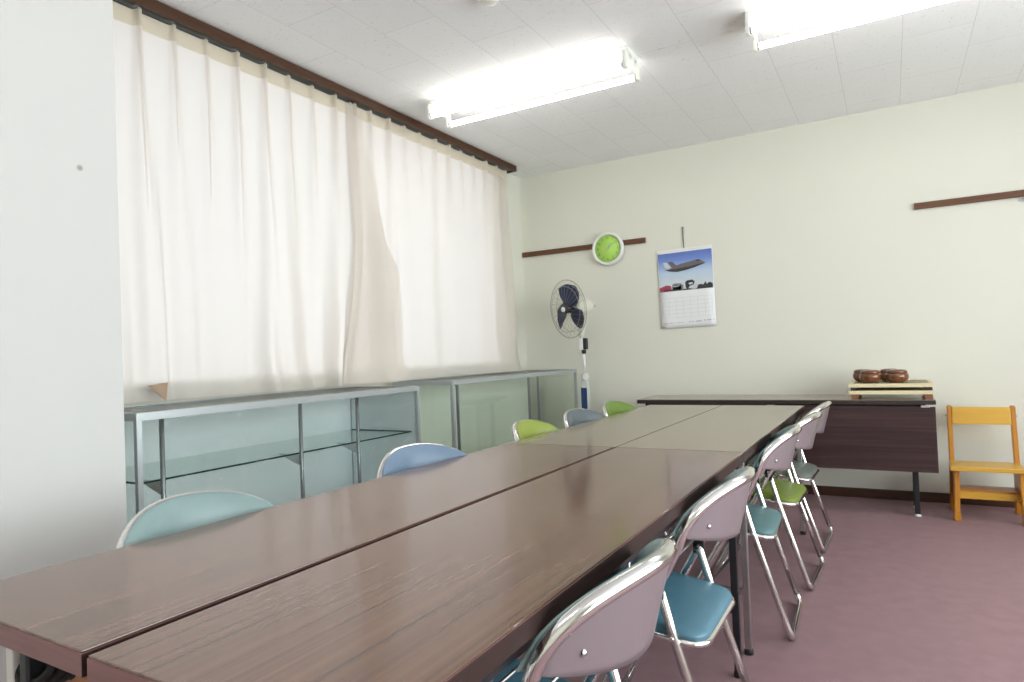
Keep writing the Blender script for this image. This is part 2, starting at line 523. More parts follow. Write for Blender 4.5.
def curtain(label, y0, y1, pleats, seed, gather_left, name='curtain'):
    """pinch-pleated cloth hanging from the track and resting on the case tops"""
    random.seed(seed)
    zt, zb, zband = 2.532, 0.918, 2.462
    NY, NZ = int((y1 - y0) * 170), 70
    sp = (y1 - y0 - .06) / (pleats - 1)
    pl = [y0 + .03 + k * sp for k in range(pleats)]
    fold = []
    for k in range(pleats * 2):
        fold.append((y0 + (y1 - y0) * random.random(), random.uniform(.02, .05), random.uniform(-.05, .05), random.uniform(.014, .034)))

    def surf(u, z):
        s = (zt - z) / (zt - zb)                      # 0 top .. 1 bottom
        y = y0 + u * (y1 - y0)
        d = 0.0
        for k, py in enumerate(pl):                   # pinch pleats open into soft folds
            drift = .035 * math.sin(k * 2.3 + seed) * s * s
            w = .011 + .030 * min(1, s * 2.0)
            a = .040 * (1 - .15 * s)
            q = (y - py - drift) / w
            d += a * math.exp(-q * q) * (.75 + .25 * math.sin(k * 1.7 + seed))
            # counter fold
            q2 = (y - py - sp * .5 - drift * 1.4) / (.05 + .02 * s)
            d -= .014 * s * math.exp(-q2 * q2)
        for fy, fw, dr, fa in fold:
            q = (y - fy - dr * s) / fw
            d += fa * max(0, min(1, (s - .25) * 1.8)) * math.exp(-q * q)
        d += .006 * noise.noise(Vector((y * 9, z * 1.5, seed))) * (s > .05)
        x = -2.650 + d
        yy = y
        # bottom leans out over the case top in slow waves
        low = max(0.0, (s - .86) / .14)
        x += low * low * (.035 + .03 * math.sin(y * 5.0 + seed))
        if gather_left:                               # cloth drawn a little to the left at the foot
            e = max(0, 1 - (y - y0) / .35)
            yy -= .19 * e * max(0, (s - .45) / .55) ** 1.6 * max(0, 1 - (y - y0) / .25)
            x += .03 * e * s
        else:
            e = max(0, 1 - (y1 - y) / .35)
            yy -= .19 * e * max(0, (s - .45) / .55) ** 1.6
            x += .02 * e * s
        return Vector((x, yy, z))
    root = thing(name, label, 'curtain', (-2.65, (y0 + y1) / 2, zb), group='')
    def sheet(za, zc, nz, off):
        bm = NB(); rows = []
        for j in range(nz + 1):
            z = zc + (za - zc) * (j / nz)
            rows.append([bm.verts.new(surf(i / NY, z) + Vector((off, 0, 0)) - root.location) for i in range(NY + 1)])
        for a, b in zip(rows, rows[1:]):
            for i in range(NY):
                f = bm.faces.new((a[i], a[i + 1], b[i + 1], b[i])); f.smooth = True
        return bm
    finish('cloth', sheet(zt, zb, NZ, 0), M['curtain'], root)
    finish('heading_band', sheet(zt, zband, 5, .0025), M['heading'], root)
    for k, py in enumerate(pl):
        u = (py - y0) / (y1 - y0)
        p = surf(u, zt - .01) - root.location
        bm = NB()
        tube(bm, [p + Vector((-.006, 0, .0)), p + Vector((-.008, 0, .018)), p + Vector((-.018, 0, .018))], .0018, 6)
        finish('curtain_hook', bm, M['whitep'], root)
        # cloth stitched double behind each pinch, tapering as the fold opens
        bm = NB(); rows = []
        zl = zt - random.uniform(.35, 1.0)
        for j in range(31):
            q = j / 30; z = zt - .004 + (zl - zt) * q
            w_ = .010 * (1 - q) ** .7 + .0005
            dr = random.uniform(-.0004, .0004)
            rows.append([bm.verts.new(surf(u + (m * w_ + dr) / (y1 - y0), z) + Vector((-.004 - .004 * (1 - abs(m)), 0, 0)) - root.location) for m in (-1, -.5, 0, .5, 1)])
        for a, b in zip(rows, rows[1:]):
            for i in range(4):
                f = bm.faces.new((a[i], a[i + 1], b[i + 1], b[i])); f.smooth = True
        finish('pleat', bm, M['curtain'], root)
    return root, surf


c1, s1 = curtain('cream pleated curtain hanging over the case with the glass shelf, beside the white wall corner', YN + .012, 2.875, 12, 3, False)
c2, s2 = curtain('cream pleated curtain with a turned beige hem, hanging over the case beside the fan', 2.790, 4.61, 12, 11, True)
# doubled hem at the meeting edge of the farther curtain, widening to the foot
bm = NB(); rows = []
for j in range(41):
    s = j / 40; z = 2.525 + (0.925 - 2.525) * s
    w = (.125 + .22 * min(1, s / .6) ** 1.4) / (4.61 - 2.790)
    row = []
    for i in range(15):
        u = w * i / 14
        p = s2(u, z)
        p.x += .006 + .022 * math.sin(PI * i / 14 * 2.0 + 1.5 * s) ** 2 * min(1, s * 2)
        row.append(bm.verts.new(p - c2.location))
    rows.append(row)
for a, b in zip(rows, rows[1:]):
    for i in range(14):
        f = bm.faces.new((a[i], a[i + 1], b[i + 1], b[i])); f.smooth = True
finish('turned_hem', bm, M['curtain'], c2)

# corner of the first curtain's foot turned up over the case top
tan_cloth = flat('tan_shaded_fold', (.66, .50, .38), rough=.9, spec=.1)  # shade of the doubled fold put into the tan colour
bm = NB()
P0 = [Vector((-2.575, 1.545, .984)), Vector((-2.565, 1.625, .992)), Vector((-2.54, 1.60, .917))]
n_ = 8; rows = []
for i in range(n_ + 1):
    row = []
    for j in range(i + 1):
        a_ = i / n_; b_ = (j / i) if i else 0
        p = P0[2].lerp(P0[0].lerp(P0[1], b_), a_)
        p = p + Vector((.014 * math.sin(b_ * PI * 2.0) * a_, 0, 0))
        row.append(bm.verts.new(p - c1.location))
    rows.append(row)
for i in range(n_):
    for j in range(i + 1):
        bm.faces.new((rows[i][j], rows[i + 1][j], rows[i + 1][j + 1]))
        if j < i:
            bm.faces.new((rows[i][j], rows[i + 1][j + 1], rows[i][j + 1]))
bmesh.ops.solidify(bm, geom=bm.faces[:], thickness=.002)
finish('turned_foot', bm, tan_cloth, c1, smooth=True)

# ------------------------------------------------------------------ ceiling lights, smoke detector
def ceiling_light(x0, x1, y, label):
    L_ = x1 - x0; cx = (x0 + x1) / 2
    r = thing('ceiling_light', label, 'ceiling light', (cx, y, CEIL), group=None)
    bm = NB()
    a = -L_ / 2; b = L_ / 2
    pts = [(a, -.085, 0), (a, .085, 0), (a, .085, -.012), (a, .030, -.055), (a, -.030, -.055), (a, -.085, -.012)]
    prism(bm, pts, (L_, 0, 0))
    finish('housing', bm, M['white'], r)
    for s in (-1, 1):
        bm = NB()
        tube(bm, [(a + .028, s * .095, -.098), (b - .028, s * .095, -.098)], .0155, 16)
        tb = finish('fluorescent_tube', bm, M['tube'], r)
        for q in (a + .022, b - .022):
            bm = NB()
            tube(bm, [(q - .006, s * .095, -.098), (q + .006, s * .095, -.098)], .0158, 14)
            finish('end_cap', bm, M['steel'], tb)
    for q, sg in ((a, 1), (b, -1)):
        for s in (-1, 1):
            bm = NB()
            x_0, x_1 = sorted((q, q + sg * .018))
            box(bm, x_0, x_1, s * .095 - .017, s * .095 + .017, -.118, -.060, bev=.004)
            box(bm, x_0, x_1, min(s * .03, s * .112), max(s * .03, s * .112), -.062, -.030, bev=.003)
            finish('lamp_holder', bm, M['white'], r)
    return r


ceiling_light(-2.32, -1.085, 3.235, 'twin-tube fluorescent ceiling light nearer the curtains, lit')
ceiling_light(-0.515, 0.72, 3.235, 'twin-tube fluorescent ceiling light farther from the curtains, lit')
ceiling_light(-1.65, -0.415, -0.25, 'added unseen lit twin-tube ceiling light near the front wall, beside the left wall')  # this row is unseen, added behind the camera to light the room
ceiling_light(0.30, 1.535, -0.25, 'added unseen lit twin-tube ceiling light near the front wall, beside the window wall')

r = thing('smoke_detector', 'round white detector on the ceiling above the joined tables', 'smoke detector', (-1.415, 2.37, CEIL))
bm = NB(); lathe(bm, [(0, 0), (.052, 0), (.052, -.010), (.046, -.014), (0, -.014)], 32)
finish('mount', bm, M['whitep'], r)
bm = NB(); lathe(bm, [(.040, -.014), (.038, -.030), (.028, -.038), (0, -.040)], 32)
finish('dome', bm, M['white'], r)

# ------------------------------------------------------------------ tables
def folding_table(label, x0, x1, y0, y1, top, edge, legm, rot=0.0, inset_x=0.016, tip=M['rubber'], grp='folding tables set together'):
    """long laminate folding table; local origin on the floor under the far right corner for the tiny turn"""
    r = thing('folding_table', label, 'table', ((x0 + x1) / 2, y1, 0), rot, grp)
    w = (x1 - x0) / 2; L_ = y1 - y0
    H = 0.70; T = 0.033
    bm = NB(); box(bm, -w + .0015, w - .0015, -L_ + .0015, -.0015, H - .004, H, bev=.0012)
    tp = finish('tabletop', bm, top, r)
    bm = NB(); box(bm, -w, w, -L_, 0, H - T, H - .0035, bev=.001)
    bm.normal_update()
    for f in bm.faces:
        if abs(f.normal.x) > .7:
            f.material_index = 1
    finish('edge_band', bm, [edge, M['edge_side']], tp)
    bm = NB()
    box(bm, -w + .03, w - .03, -L_ + .10, -.10, H - T - .022, H - T + .001)
    for s in (-1, 1):
        box(bm, s * (w - .035) - .008, s * (w - .035) + .008, -L_ + .05, -.05, H - T - .034, H - T + .001)
    finish('under_frame', bm, M['black'], r)
    lx = w - inset_x - .011
    for yy in (-.085, -L_ + .085):
        for s in (-1, 1):
            bm = NB()
            box(bm, s * lx - .011, s * lx + .011, yy - .011, yy + .011, .018, H - T - .002, bev=.002)
            lg = finish('leg', bm, legm, r)
            bm = NB(); lathe(bm, [(0, 0), (.015, 0), (.015, .012), (.011, .02), (0, .02)], 14, (s * lx, yy, 0))
            finish('foot_cap', bm, tip, lg)
        for za in (.20, H - T - .022):
            bm = NB(); box(bm, -lx + .011, lx - .011, yy - .009, yy + .009, za, za + .018)
            finish('cross_bar', bm, legm, r)
        sgn = -1 if yy > -.5 else 1
        for s in (-1, 1):
            bm = NB()
            tube(bm, [(s * (lx - .018), yy, .46), (s * (lx - .018), yy + sgn * .13, .56), (s * (lx - .018), yy + sgn * .26, H - T - .015)], .006, 8)
            finish('folding_brace', bm, M['steel'], r)
    # slatted under shelf of thin rods
    bm = NB()
    sx = w - .07
    for k in range(5):
        x = -sx + k * sx / 2
        tube(bm, [(x, -L_ + .30, H - .19), (x, -.30, H - .19)], .004, 6)
    for y in (-L_ + .30, -L_ / 2, -.30):
        tube(bm, [(-sx, y, H - T - .01), (-sx, y, H - .19), (sx, y, H - .19), (sx, y, H - T - .01)], .0045, 6)
    finish('under_shelf', bm, M['steel'], r)
    return r


folding_table('glossy brown wood-grain table with two blue-seated chairs tucked under its outer edge', -0.883, -0.440, 0.443, 2.257, M['lam'], M['edge'], M['black'])
folding_table('glossy brown wood-grain table beside the pale teal and light blue padded chairs', -1.338, -0.893, 0.447, 2.257, M['lam'], M['edge'], M['white'], rot=0.0045 * -1, inset_x=0.058)
folding_table('dull brown table with black edge over the grey-teal, green and grey-green seats', -0.886, -0.440, 2.261, 4.02, M['lam_far'], M['edge_dark'], M['steel'])
folding_table('dull brown table beside the lime green and dark grey padded chairs', -1.336, -0.889, 2.261, 4.02, M['lam_far'], M['edge_dark'], M['steel'])

# things under the near left table
r = thing('cable_coil', 'coiled black cable hanging under the end of a brown table', 'cable', (-1.215, .545, .59))
bm = NB()
for k in range(4):
    pts = []
    for i in range(28):
        t_ = 2 * PI * i / 28
        pts.append((.050 * math.cos(t_) + .006 * k, -.012 + .008 * k + .01 * math.sin(t_ + k), .020 * math.sin(t_) - .012 - .003 * k + .012 * math.cos(t_)))
    tube(bm, pts, .0065, 8, closed=True)
finish('loops', bm, M['rubber'], r)
bm = NB(); box(bm, -.012, .012, -.03, .03, -.035, .028, bev=.004); finish('cable_tie', bm, M['black'], r)
r = thing('storage_box', 'orange-brown wooden box on the shelf under a brown table', 'box', (-1.135, .66, .5145))
bm = NB(); box(bm, -.06, .06, -.10, .10, 0, .006); box(bm, -.06, .06, -.10, -.09, .006, .05); box(bm, -.06, .06, .09, .10, .006, .05)
box(bm, -.06, -.05, -.09, .09, .006, .05); box(bm, .05, .06, -.09, .09, .006, .05)
finish('tray', bm, wood('orange_brown_wood', (.30, .10, .02), (.42, .16, .04), axis=0, rough=.4), r)
bm = NB(); box(bm, -.061, .061, -.101, .101, .05, .058, bev=.002); finish('lid', bm, wood('orange_lid_wood', (.32, .11, .02), (.44, .17, .04), axis=0, rough=.4), r)

# table along the back wall with its front panel
r = thing('side_table', 'dark folding table with a front panel standing along the back wall', 'table', (-0.68, 4.65, 0))
H = 0.70
hx = 0.882
bm = NB(); box(bm, -hx + .001, hx - .001, -.224, .215, H - .004, H, bev=.001); tp = finish('tabletop', bm, M['lam_far'], r)
bm = NB(); box(bm, -hx, hx, -.225, .216, H - .028, H - .0035, bev=.002); finish('edge_band', bm, M['edge_dark'], tp)
bm = NB()
prism(bm, [(-.60, -.222, .672), (hx - .003, -.222, .660), (hx - .003, -.232, .286), (-.60, -.232, .286)], (0, .014, 0), bev=.003)
fp = finish('front_panel', bm, M['lam_back'], r)
for q in (hx - .0525, 0):
    bm = NB(); box(bm, q - .0225, q + .0225, -.228, -.214, .655, .668, bev=.002); finish('panel_hinge', bm, M['chrome'], fp)
for s in (-1, 1):
    for yy in (-.075, .15):
        bm = NB(); lx = s * (hx - .112)
        box(bm, lx - .014, lx + .014, yy - .011, yy + .011, .012, H - .03, bev=.003)
        lg = finish('leg', bm, M['black'], r)
        bm = NB(); lathe(bm, [(0, 0), (.018, 0), (.018, .008), (.012, .014), (0, .014)], 16, (lx, yy, 0)); finish('foot_cap', bm, M['whitep'], lg)
    bm = NB(); box(bm, s * (hx - .112) - .010, s * (hx - .112) + .010, -.064, .139, .16, .18); finish('cross_bar', bm, M['black'], r)
bm = NB(); box(bm, -hx + .05, hx - .05, -.19, .19, H - .05, H - .028); finish('under_frame', bm, M['black'], r)
bm = NB()
for k in range(4):
    tube(bm, [(-hx + .1, -.15 + .1 * k, H - .12), (hx - .1, -.15 + .1 * k, H - .12)], .004, 6)
for x in (-hx + .1, 0, hx - .1):
    tube(bm, [(x, -.16, H - .05), (x, -.16, H - .12), (x, .16, H - .12), (x, .16, H - .05)], .004, 6)
finish('under_shelf', bm, M['steel'], r)

# game boards and stone bowls on it
pale = wood('pale_spruce_board', (.68, .58, .36), (.80, .70, .46), axis=0, fine=50, along=1.5, rough=.45)
legw = flat('red_brown_block', (.22, .085, .05), rough=.5)
def game_board(z, x, y, label, foot_h, footm, rz):
    r = thing('game_board', label, 'game board', (x, y, z), rz, 'game boards on the side table')
    bm = NB(); box(bm, -.222, .218, -.20, .20, foot_h, foot_h + .022, bev=.002); finish('board', bm, pale, r)
    bm = NB()
    for k in range(19):
        u = -.195 + .39 * k / 18; v = -.18 + .36 * k / 18
        box(bm, u - .0006, u + .0006, -.18, .18, foot_h + .0221, foot_h + .0225)
        box(bm, -.195, .195, v - .0006, v + .0006, foot_h + .0221, foot_h + .0225)
    finish('grid_lines', bm, M['black'], r)
    for a in (-1, 1):
        for b in (-1, 1):
            bm = NB()
            o_ = .19
            prism(bm, [(a * (o_ + .02), b * .18 - .018, 0), (a * (o_ - .015), b * .18 - .018, 0), (a * (o_ - .028), b * .18 - .018, foot_h), (a * (o_ + .02), b * .18 - .018, foot_h)], (0, .036, 0))
            finish('foot', bm, footm, r)
game_board(.700, -.018, 4.69, 'pale wooden game board with red-brown feet, lower of the two on the side table', .027, legw, 0)
game_board(.7495, -.018, 4.69, 'pale wooden game board, upper of the two, carrying the round bowls', .019, M['edge_dark'], .0)
bowlw = wood('dark_reddish_lacquered_wood', (.07, .018, .006), (.20, .062, .018), axis=2, fine=30, along=8, rough=.18, spec=.6, coat=.4)
def stone_bowl(x, y, s, label):
    r = thing('stone_bowl', label, 'bowl', (x, y, .7908), 0, 'round bowls on the game board')
    bm = NB(); lathe(bm, [(0, 0), (.034 * s, 0), (.049 * s, .012), (.0575 * s, .032), (.056 * s, .048), (.050 * s, .059), (0, .059)], 36)
    finish('bowl', bm, bowlw, r)
    bm = NB(); lathe(bm, [(.050 * s, .0595), (.0525 * s, .064), (.047 * s, .074), (.03 * s, .079), (0, .0805)], 36)
    finish('lid', bm, bowlw, r)
stone_bowl(-.122, 4.60, 1.08, 'round lidded brown wooden bowl on the game board, front left one')
stone_bowl(.018, 4.60, 1.10, 'round lidded brown wooden bowl on the game board, front right one')
stone_bowl(-.165, 4.725, 1.05, 'round lidded brown wooden bowl on the game board, back left one, half hidden')
stone_bowl(-.020, 4.735, 1.05, 'round lidded brown wooden bowl on the game board, back middle one in the gap')

# ------------------------------------------------------------------ small wooden chair
pine = wood('golden_pine', (.60, .32, .035), (.76, .45, .075), axis=0, fine=38, along=2.2, rough=.35, contrast=(.3, .7))
pine_v = wood('orange_pine_upright', (.47, .18, .014), (.60, .26, .028), axis=2, fine=38, along=2.2, rough=.35)
r = thing('wooden_chair', 'small golden wooden chair standing against the back wall by the side table', 'chair', (.441, 4.66, 0))
def rod(bm, a, b, wx, wy, bev=.004):
    """straight bar of rectangular section from a to b"""
    a, b = Vector(a), Vector(b)
    vs = []
    for p in (a, b):
        vs.append([bm.verts.new(p + Vector((sx * wx / 2, sy * wy / 2, 0))) for sx, sy in ((-1, -1), (1, -1), (1, 1), (-1, 1))])
    A, B = vs
    bm.faces.new(list(reversed(A))); bm.faces.new(B)
    for k in range(4):
        bm.faces.new((A[k], A[(k + 1) % 4], B[(k + 1) % 4], B[k]))
    es = list(set(e for v in A + B for e in v.link_edges))
    bmesh.ops.bevel(bm, geom=es, offset=bev, segments=2, affect='EDGES')
for s in (-1, 1):
    bm = NB(); rod(bm, (s * .158, .115, .29), (s * .155, .160, .635), .026, .040); finish('back_post', bm, pine_v, r)
    bm = NB(); rod(bm, (s * .158, -.112, .045), (s * .150, -.085, .29), .028, .045)
    rod(bm, (s * .158, -.112, 0), (s * .158, -.112, .048), .034, .055)
    finish('leg', bm, pine_v, r)
    bm = NB(); rod(bm, (s * .160, .175, 0), (s * .158, .115, .29), .028, .045); finish('leg', bm, pine_v, r)
    bm = NB(); box(bm, s * .150 - .009, s * .150 + .009, -.085, .125, .10, .265, bev=.003); finish('side_rail', bm, pine_v, r)
    bm = NB(); lathe(bm, [(0, 0), (.006, 0), (.006, .006), (0, .008)], 10, (s * .170, .15, .575), Matrix.Rotation(s * PI / 2, 3, 'Y')); finish('bolt', bm, M['steel'], r)
bm = NB()
prism(bm, [(-.184, -.155, .288), (.180, -.155, .288), (.168, .140, .278), (-.168, .140, .278)], (0, 0, .026), bev=.006)
finish('seat', bm, pine, r)
bm = NB(); prism(bm, [(-.145, .126, .525), (.145, .126, .525), (.143, .135, .628), (-.143, .135, .628)], (0, .016, 0), bev=.004)
finish('backrest', bm, pine, r)
bm = NB(); box(bm, -.141, .141, -.060, -.044, .116, .156, bev=.003); finish('front_rail', bm, pine, r)
bm = NB(); box(bm, -.141, .141, -.044, .10, .150, .166, bev=.003); finish('under_shelf', bm, pine_v, r)

# ------------------------------------------------------------------ folding chairs
# profile of the main frame in the chair's own y (front +) and z
PROF = [(-.246, .760), (-.230, .70), (-.212, .63), (-.196, .57), (-.165, .540), (-.110, .512), (-.052, .484), (.0, .385), (.10, .205), (.205, .012)]
def prof_y(z):
    for (ya, za), (yb, zb) in zip(PROF, PROF[1:]):
        if z <= za and z >= zb:
            return ya + (yb - ya) * (za - z) / (za - zb)
    return PROF[0][0] if z > PROF[0][1] else PROF[-1][0]


def curve_x(x):            # the back is bowed, its sides reach forward
    return .090 * (x / .205) ** 2


HW = .206
ZS, RZ, EXP = .594, .136, 2.4
def arc_top(x, hw=HW, rz=RZ):
    q = min(1.0, abs(x) / hw)
    return ZS + rz * (1 - q ** EXP) ** (1 / EXP)


def chair_frame_mesh():
    bm = NB()
    left = []
    n = 26
    arc = []
    for i in range(n + 1):
        t_ = PI * i / n
        cx_, sz_ = math.cos(t_), math.sin(t_)
        x = HW * (abs(cx_) ** (2 / EXP)) * (1 if cx_ > 0 else -1)
        z = ZS + RZ * (abs(sz_) ** (2 / EXP))
        arc.append(Vector((x, prof_y(z) + curve_x(x), z)))
    def side(s):
        out = []
        for z in (.585, .568, .555, .545, .532, .518, .50, .484, .43, .35, .25, .15, .07, .012):
            yy = prof_y(z)
            if z > .484:
                yy = -.052 - (.106 - .052) * ((z - .484) / .101) ** .9
            out.append(Vector((s * (HW + .004 * (z < .5)), yy, z)))
        return out
    pts = list(reversed(side(1))) + arc + side(-1)
    rad = []
    for p in pts:
        rad.append(.0112 if p.z < .56 else .0112 + .0022 * min(1, (p.z - .56) / .1))
    tube(bm, pts, rad, 12)
    # front foot bar
    y0 = prof_y(.05)
    tube(bm, [(-HW, prof_y(.05), .05), (HW, prof_y(.05), .05)], .008, 8)
    return bm


def chair_rear_leg_mesh():
    bm = NB()
    w = HW - .022
    yh, zh = prof_y(.484) + .006, .484
    def side(s):
        return [Vector((s * w, yh, zh)), Vector((s * w, yh - .012, zh - .012)), Vector((s * (w + .002), -.083, .38)),
                Vector((s * (w + .006), -.137, .21)), Vector((s * (w + .008), -.190, .045))]
    c = []
    for k in range(1, 5):
        a = PI / 2 * k / 4
        c.append((a,))
    R_ = .03
    pts = side(1)
    for k in range(0, 6):
        a = PI / 2 * k / 5
        pts.append(Vector(((w + .008) - R_ * (1 - math.cos(a)), -.190 - .012 * math.sin(a), .045 - .033 * math.sin(a))))
    pts += [Vector((-p.x, p.y, p.z)) for p in reversed(pts)]
    tube(bm, pts, .0115, 12)
    return bm


def chair_rubber_mesh(y, z, w, r_):
    bm = NB(); tube(bm, [(-w, y, z), (w, y, z)], r_, 10)
    return bm


def back_grid(bm, x_w, off, thick, zlo, inset, bulge):
    """curved panel following the frame arc; off = distance in front of the tube axis"""
    nx, nz = 24, 10
    F, B = [], []
    for i in range(nx + 1):
        x = -x_w + 2 * x_w * i / nx
        xq = x / x_w
        top = ZS + (RZ - inset) * max(0, 1 - abs(xq) ** EXP) ** (1 / EXP)
        bot = zlo - .032 * (1 - xq * xq) + .012
        if top < bot + .002:
            top = bot + .002
        fr, bk = [], []
        for j in range(nz + 1):
            v = j / nz
            z = bot + (top - bot) * v
            yb = prof_y(z) + curve_x(x) + off
            e = min(1, 4 * min(v, 1 - v) + .0, 1) * min(1, (1 - abs(xq)) * 6)
            e = max(0, e) ** .5
            fr.append(bm.verts.new((x, yb + thick * (.35 + .65 * e) + bulge * e, z)))
            bk.append(bm.verts.new((x, yb, z)))
        F.append(fr); B.append(bk)
    for i in range(nx):
        for j in range(nz):
            for G in (F, B):
                f = bm.faces.new((G[i][j], G[i + 1][j], G[i + 1][j + 1], G[i][j + 1])); f.smooth = True
    for i in range(nx):
        for j in (0, nz):
            bm.faces.new((F[i][j], F[i + 1][j], B[i + 1][j], B[i][j]))
    for j in range(nz):
        for i in (0, nx):
            bm.faces.new((F[i][j], F[i][j + 1], B[i][j + 1], B[i][j]))


def seat_outline(w_f, w_b, y_f, y_b, r_=.055, inset=0.0):
    cs = [(w_f, y_f), (-w_f, y_f), (-w_b, y_b), (w_b, y_b)]
    cs = [(x - math.copysign(inset, x), y - math.copysign(inset, y)) for x, y in cs]
    out = []
    n = len(cs)
    for i in range(n):
        p = Vector(cs[i]); a = Vector(cs[i - 1]); b = Vector(cs[(i + 1) % n])
        pa = p + (a - p).normalized() * r_; pb = p + (b - p).normalized() * r_
        for k in range(7):
            t_ = k / 6
            out.append(pa * (1 - t_) ** 2 + p * 2 * t_ * (1 - t_) + pb * t_ * t_)
    return out


def seat_z(y):
    return .374 + (.426 - .374) * (y + .165) / .365


SEAT = dict(w_f=.195, w_b=.176, y_f=.20, y_b=-.153)
def seat_pad_mesh():
    bm = NB()
    rings = []
    for ins, dz in ((.004, -.020), (.0, -.012), (.0, -.004), (.004, .002), (.014, .006), (.05, .009)):
        rings.append([bm.verts.new((p.x, p.y, seat_z(p.y) + dz)) for p in seat_outline(inset=ins, **SEAT)])
    n = len(rings[0])
    for a, b in zip(rings, rings[1:]):
        for k in range(n):
            f = bm.faces.new((a[k], a[(k + 1) % n], b[(k + 1) % n], b[k])); f.smooth = True
    f = bm.faces.new(rings[-1]); f.smooth = True
    bm.faces.new(list(reversed(rings[0])))
    return bm


def seat_rim_mesh():
    bm = NB()
    pts = [(p.x, p.y, seat_z(p.y) - .021) for p in seat_outline(**SEAT)]
    tube(bm, pts, .0085, 8, closed=True)
    return bm


def seat_pan_mesh():
    bm = NB()
    a = [bm.verts.new((p.x, p.y, seat_z(p.y) - .024)) for p in seat_outline(inset=.006, **SEAT)]
    b = [bm.verts.new((p.x, p.y, seat_z(p.y) - .027)) for p in seat_outline(inset=.008, **SEAT)]
    n = len(a); bm.faces.new(a); bm.faces.new(list(reversed(b)))
    for k in range(n):
        bm.faces.new((a[k], b[k], b[(k + 1) % n], a[(k + 1) % n]))
    return bm


def hinge_mesh(s):
    bm = NB()
    y, z = prof_y(.484), .484
    box(bm, s * (HW - .014) - .004, s * (HW - .014) + .004, y - .016, y + .016, z - .024, z + .030, bev=.003)
    tube(bm, [(s * (HW - .045), y, z), (s * (HW + .02), y, z)], .006, 8)
    return bm


def seat_bolt_mesh(s):
    bm = NB(); tube(bm, [(s * (HW - .035), -.083, .372), (s * (HW - .004), -.083, .372)], .006, 8)
    return bm


def seat_pivot_mesh(s):
    bm = NB(); tube(bm, [(s * .17, .03, seat_z(.03) - .03), (s * (HW + .012), prof_y(.37), .37)], .005, 8)
    return bm


_cache = {}
def part(name, maker, mat, parent, key=None):
    k = (name, mat.name, key)
    if k not in _cache:
        bm = maker()
        o = finish(name, bm, mat, parent)
        _cache[k] = o.data
        return o
    o = bpy.data.objects.new(name, _cache[k]); COL.objects.link(o); o.parent = parent
    return o


def rivets(s):
    bm = NB()
    z = .632; x = s * .150
    lathe(bm, [(0, .004), (.004, .003), (.006, 0)], 10, (x, prof_y(z) + curve_x(x) - .0065, z), Matrix.Rotation(PI / 2, 3, 'X'))
    return bm


def plate_mesh():
    bm = NB(); back_grid(bm, HW - .002, -.006, .002, .600, .004, 0); return bm


def pad_mesh():
    bm = NB(); back_grid(bm, HW + .009, .0105, .009, .606, -.010, .005); return bm


def folding_chair(label, x, y, rz, back, seat, group):
    r = thing('folding_chair', label, 'chair', (x, y, 0), rz, group)
    part('frame', chair_frame_mesh, M['chrome'], r)
    rl = part('rear_leg', chair_rear_leg_mesh, M['chrome'], r)
    part('floor_bar', lambda: chair_rubber_mesh(-.202, .0098, .165, .0098), M['alu_dark'], rl)
    part('front_foot', lambda: chair_rubber_mesh(prof_y(.012), .0095, HW + .004, .0095), M['rubber'], r)
    pl_ = part('back_plate', plate_mesh, M['backplate'], r)
    part('back_pad', pad_mesh, V[back], r)
    st = part('seat', seat_pad_mesh, V[seat], r)
    part('seat_rim', seat_rim_mesh, M['chrome'], st)
    part('seat_pan', seat_pan_mesh, M['steel'], st)
    for s in (-1, 1):
        part('hinge', lambda: hinge_mesh(s), M['black'], r, s)
        part('seat_bolt', lambda: seat_bolt_mesh(s), M['chrome'], r, s)
        part('seat_pivot', lambda: seat_pivot_mesh(s), M['black'], r, s)
        part('rivet', lambda: rivets(s), M['chrome'], pl_, s)
    return r


R90 = PI / 2
GR, GL = 'folding chairs whose backs turn to the open floor', 'folding chairs along the display cases'
# right side, facing -x : rotation +90 deg
XRC = -.559
folding_chair('foremost chrome folding chair of the row with mauve steel backs, seat mostly hidden', XRC, 1.0, R90 - .02, 'teal', 'deep', GR)
folding_chair('chrome folding chair with a bright blue seat beside the black table leg', XRC, 1.715, R90 + .0, 'teal', 'deep', GR)
folding_chair('chrome folding chair with a dull grey-teal seat just beyond the silver table leg', XRC + .002, 2.67, R90 + .05, 'sea', 'sea', GR)
folding_chair('chrome folding chair with a moss green seat, between the grey-teal and grey-green seats', XRC + .025, 3.23, R90 - .04, 'moss', 'moss', GR)
folding_chair('chrome folding chair with a grey-green seat, next to the front panel of the side table', XRC + .025, 3.80, R90 - .03, 'ash', 'ash', GR)
# left side, facing +x : rotation -90 deg
XLC = -1.224
folding_chair('folding chair with a pale teal back pad beside the white wall corner', XLC - .005, .945, -R90 - .06, 'teal', 'teal', GL)
folding_chair('folding chair with a light blue back pad before the case with the glass shelf', XLC - .01, 1.745, -R90 - .27, 'blue', 'blue', GL)
folding_chair('folding chair with a lime green back pad before the case beside the fan', XLC, 2.59, -R90, 'lime', 'lime', GL)
folding_chair('folding chair with a dark grey back pad standing before the fan', XLC, 3.105, -R90 - .16, 'grey', 'grey', GL)
folding_chair('folding chair with a grass green back pad, closest to the back wall', XLC, 3.62, -R90 - .12, 'green', 'green', GL)

for o in list(COL.objects):
    if o.get('group') == GL:
        o.scale = (1, 1, 1.015)

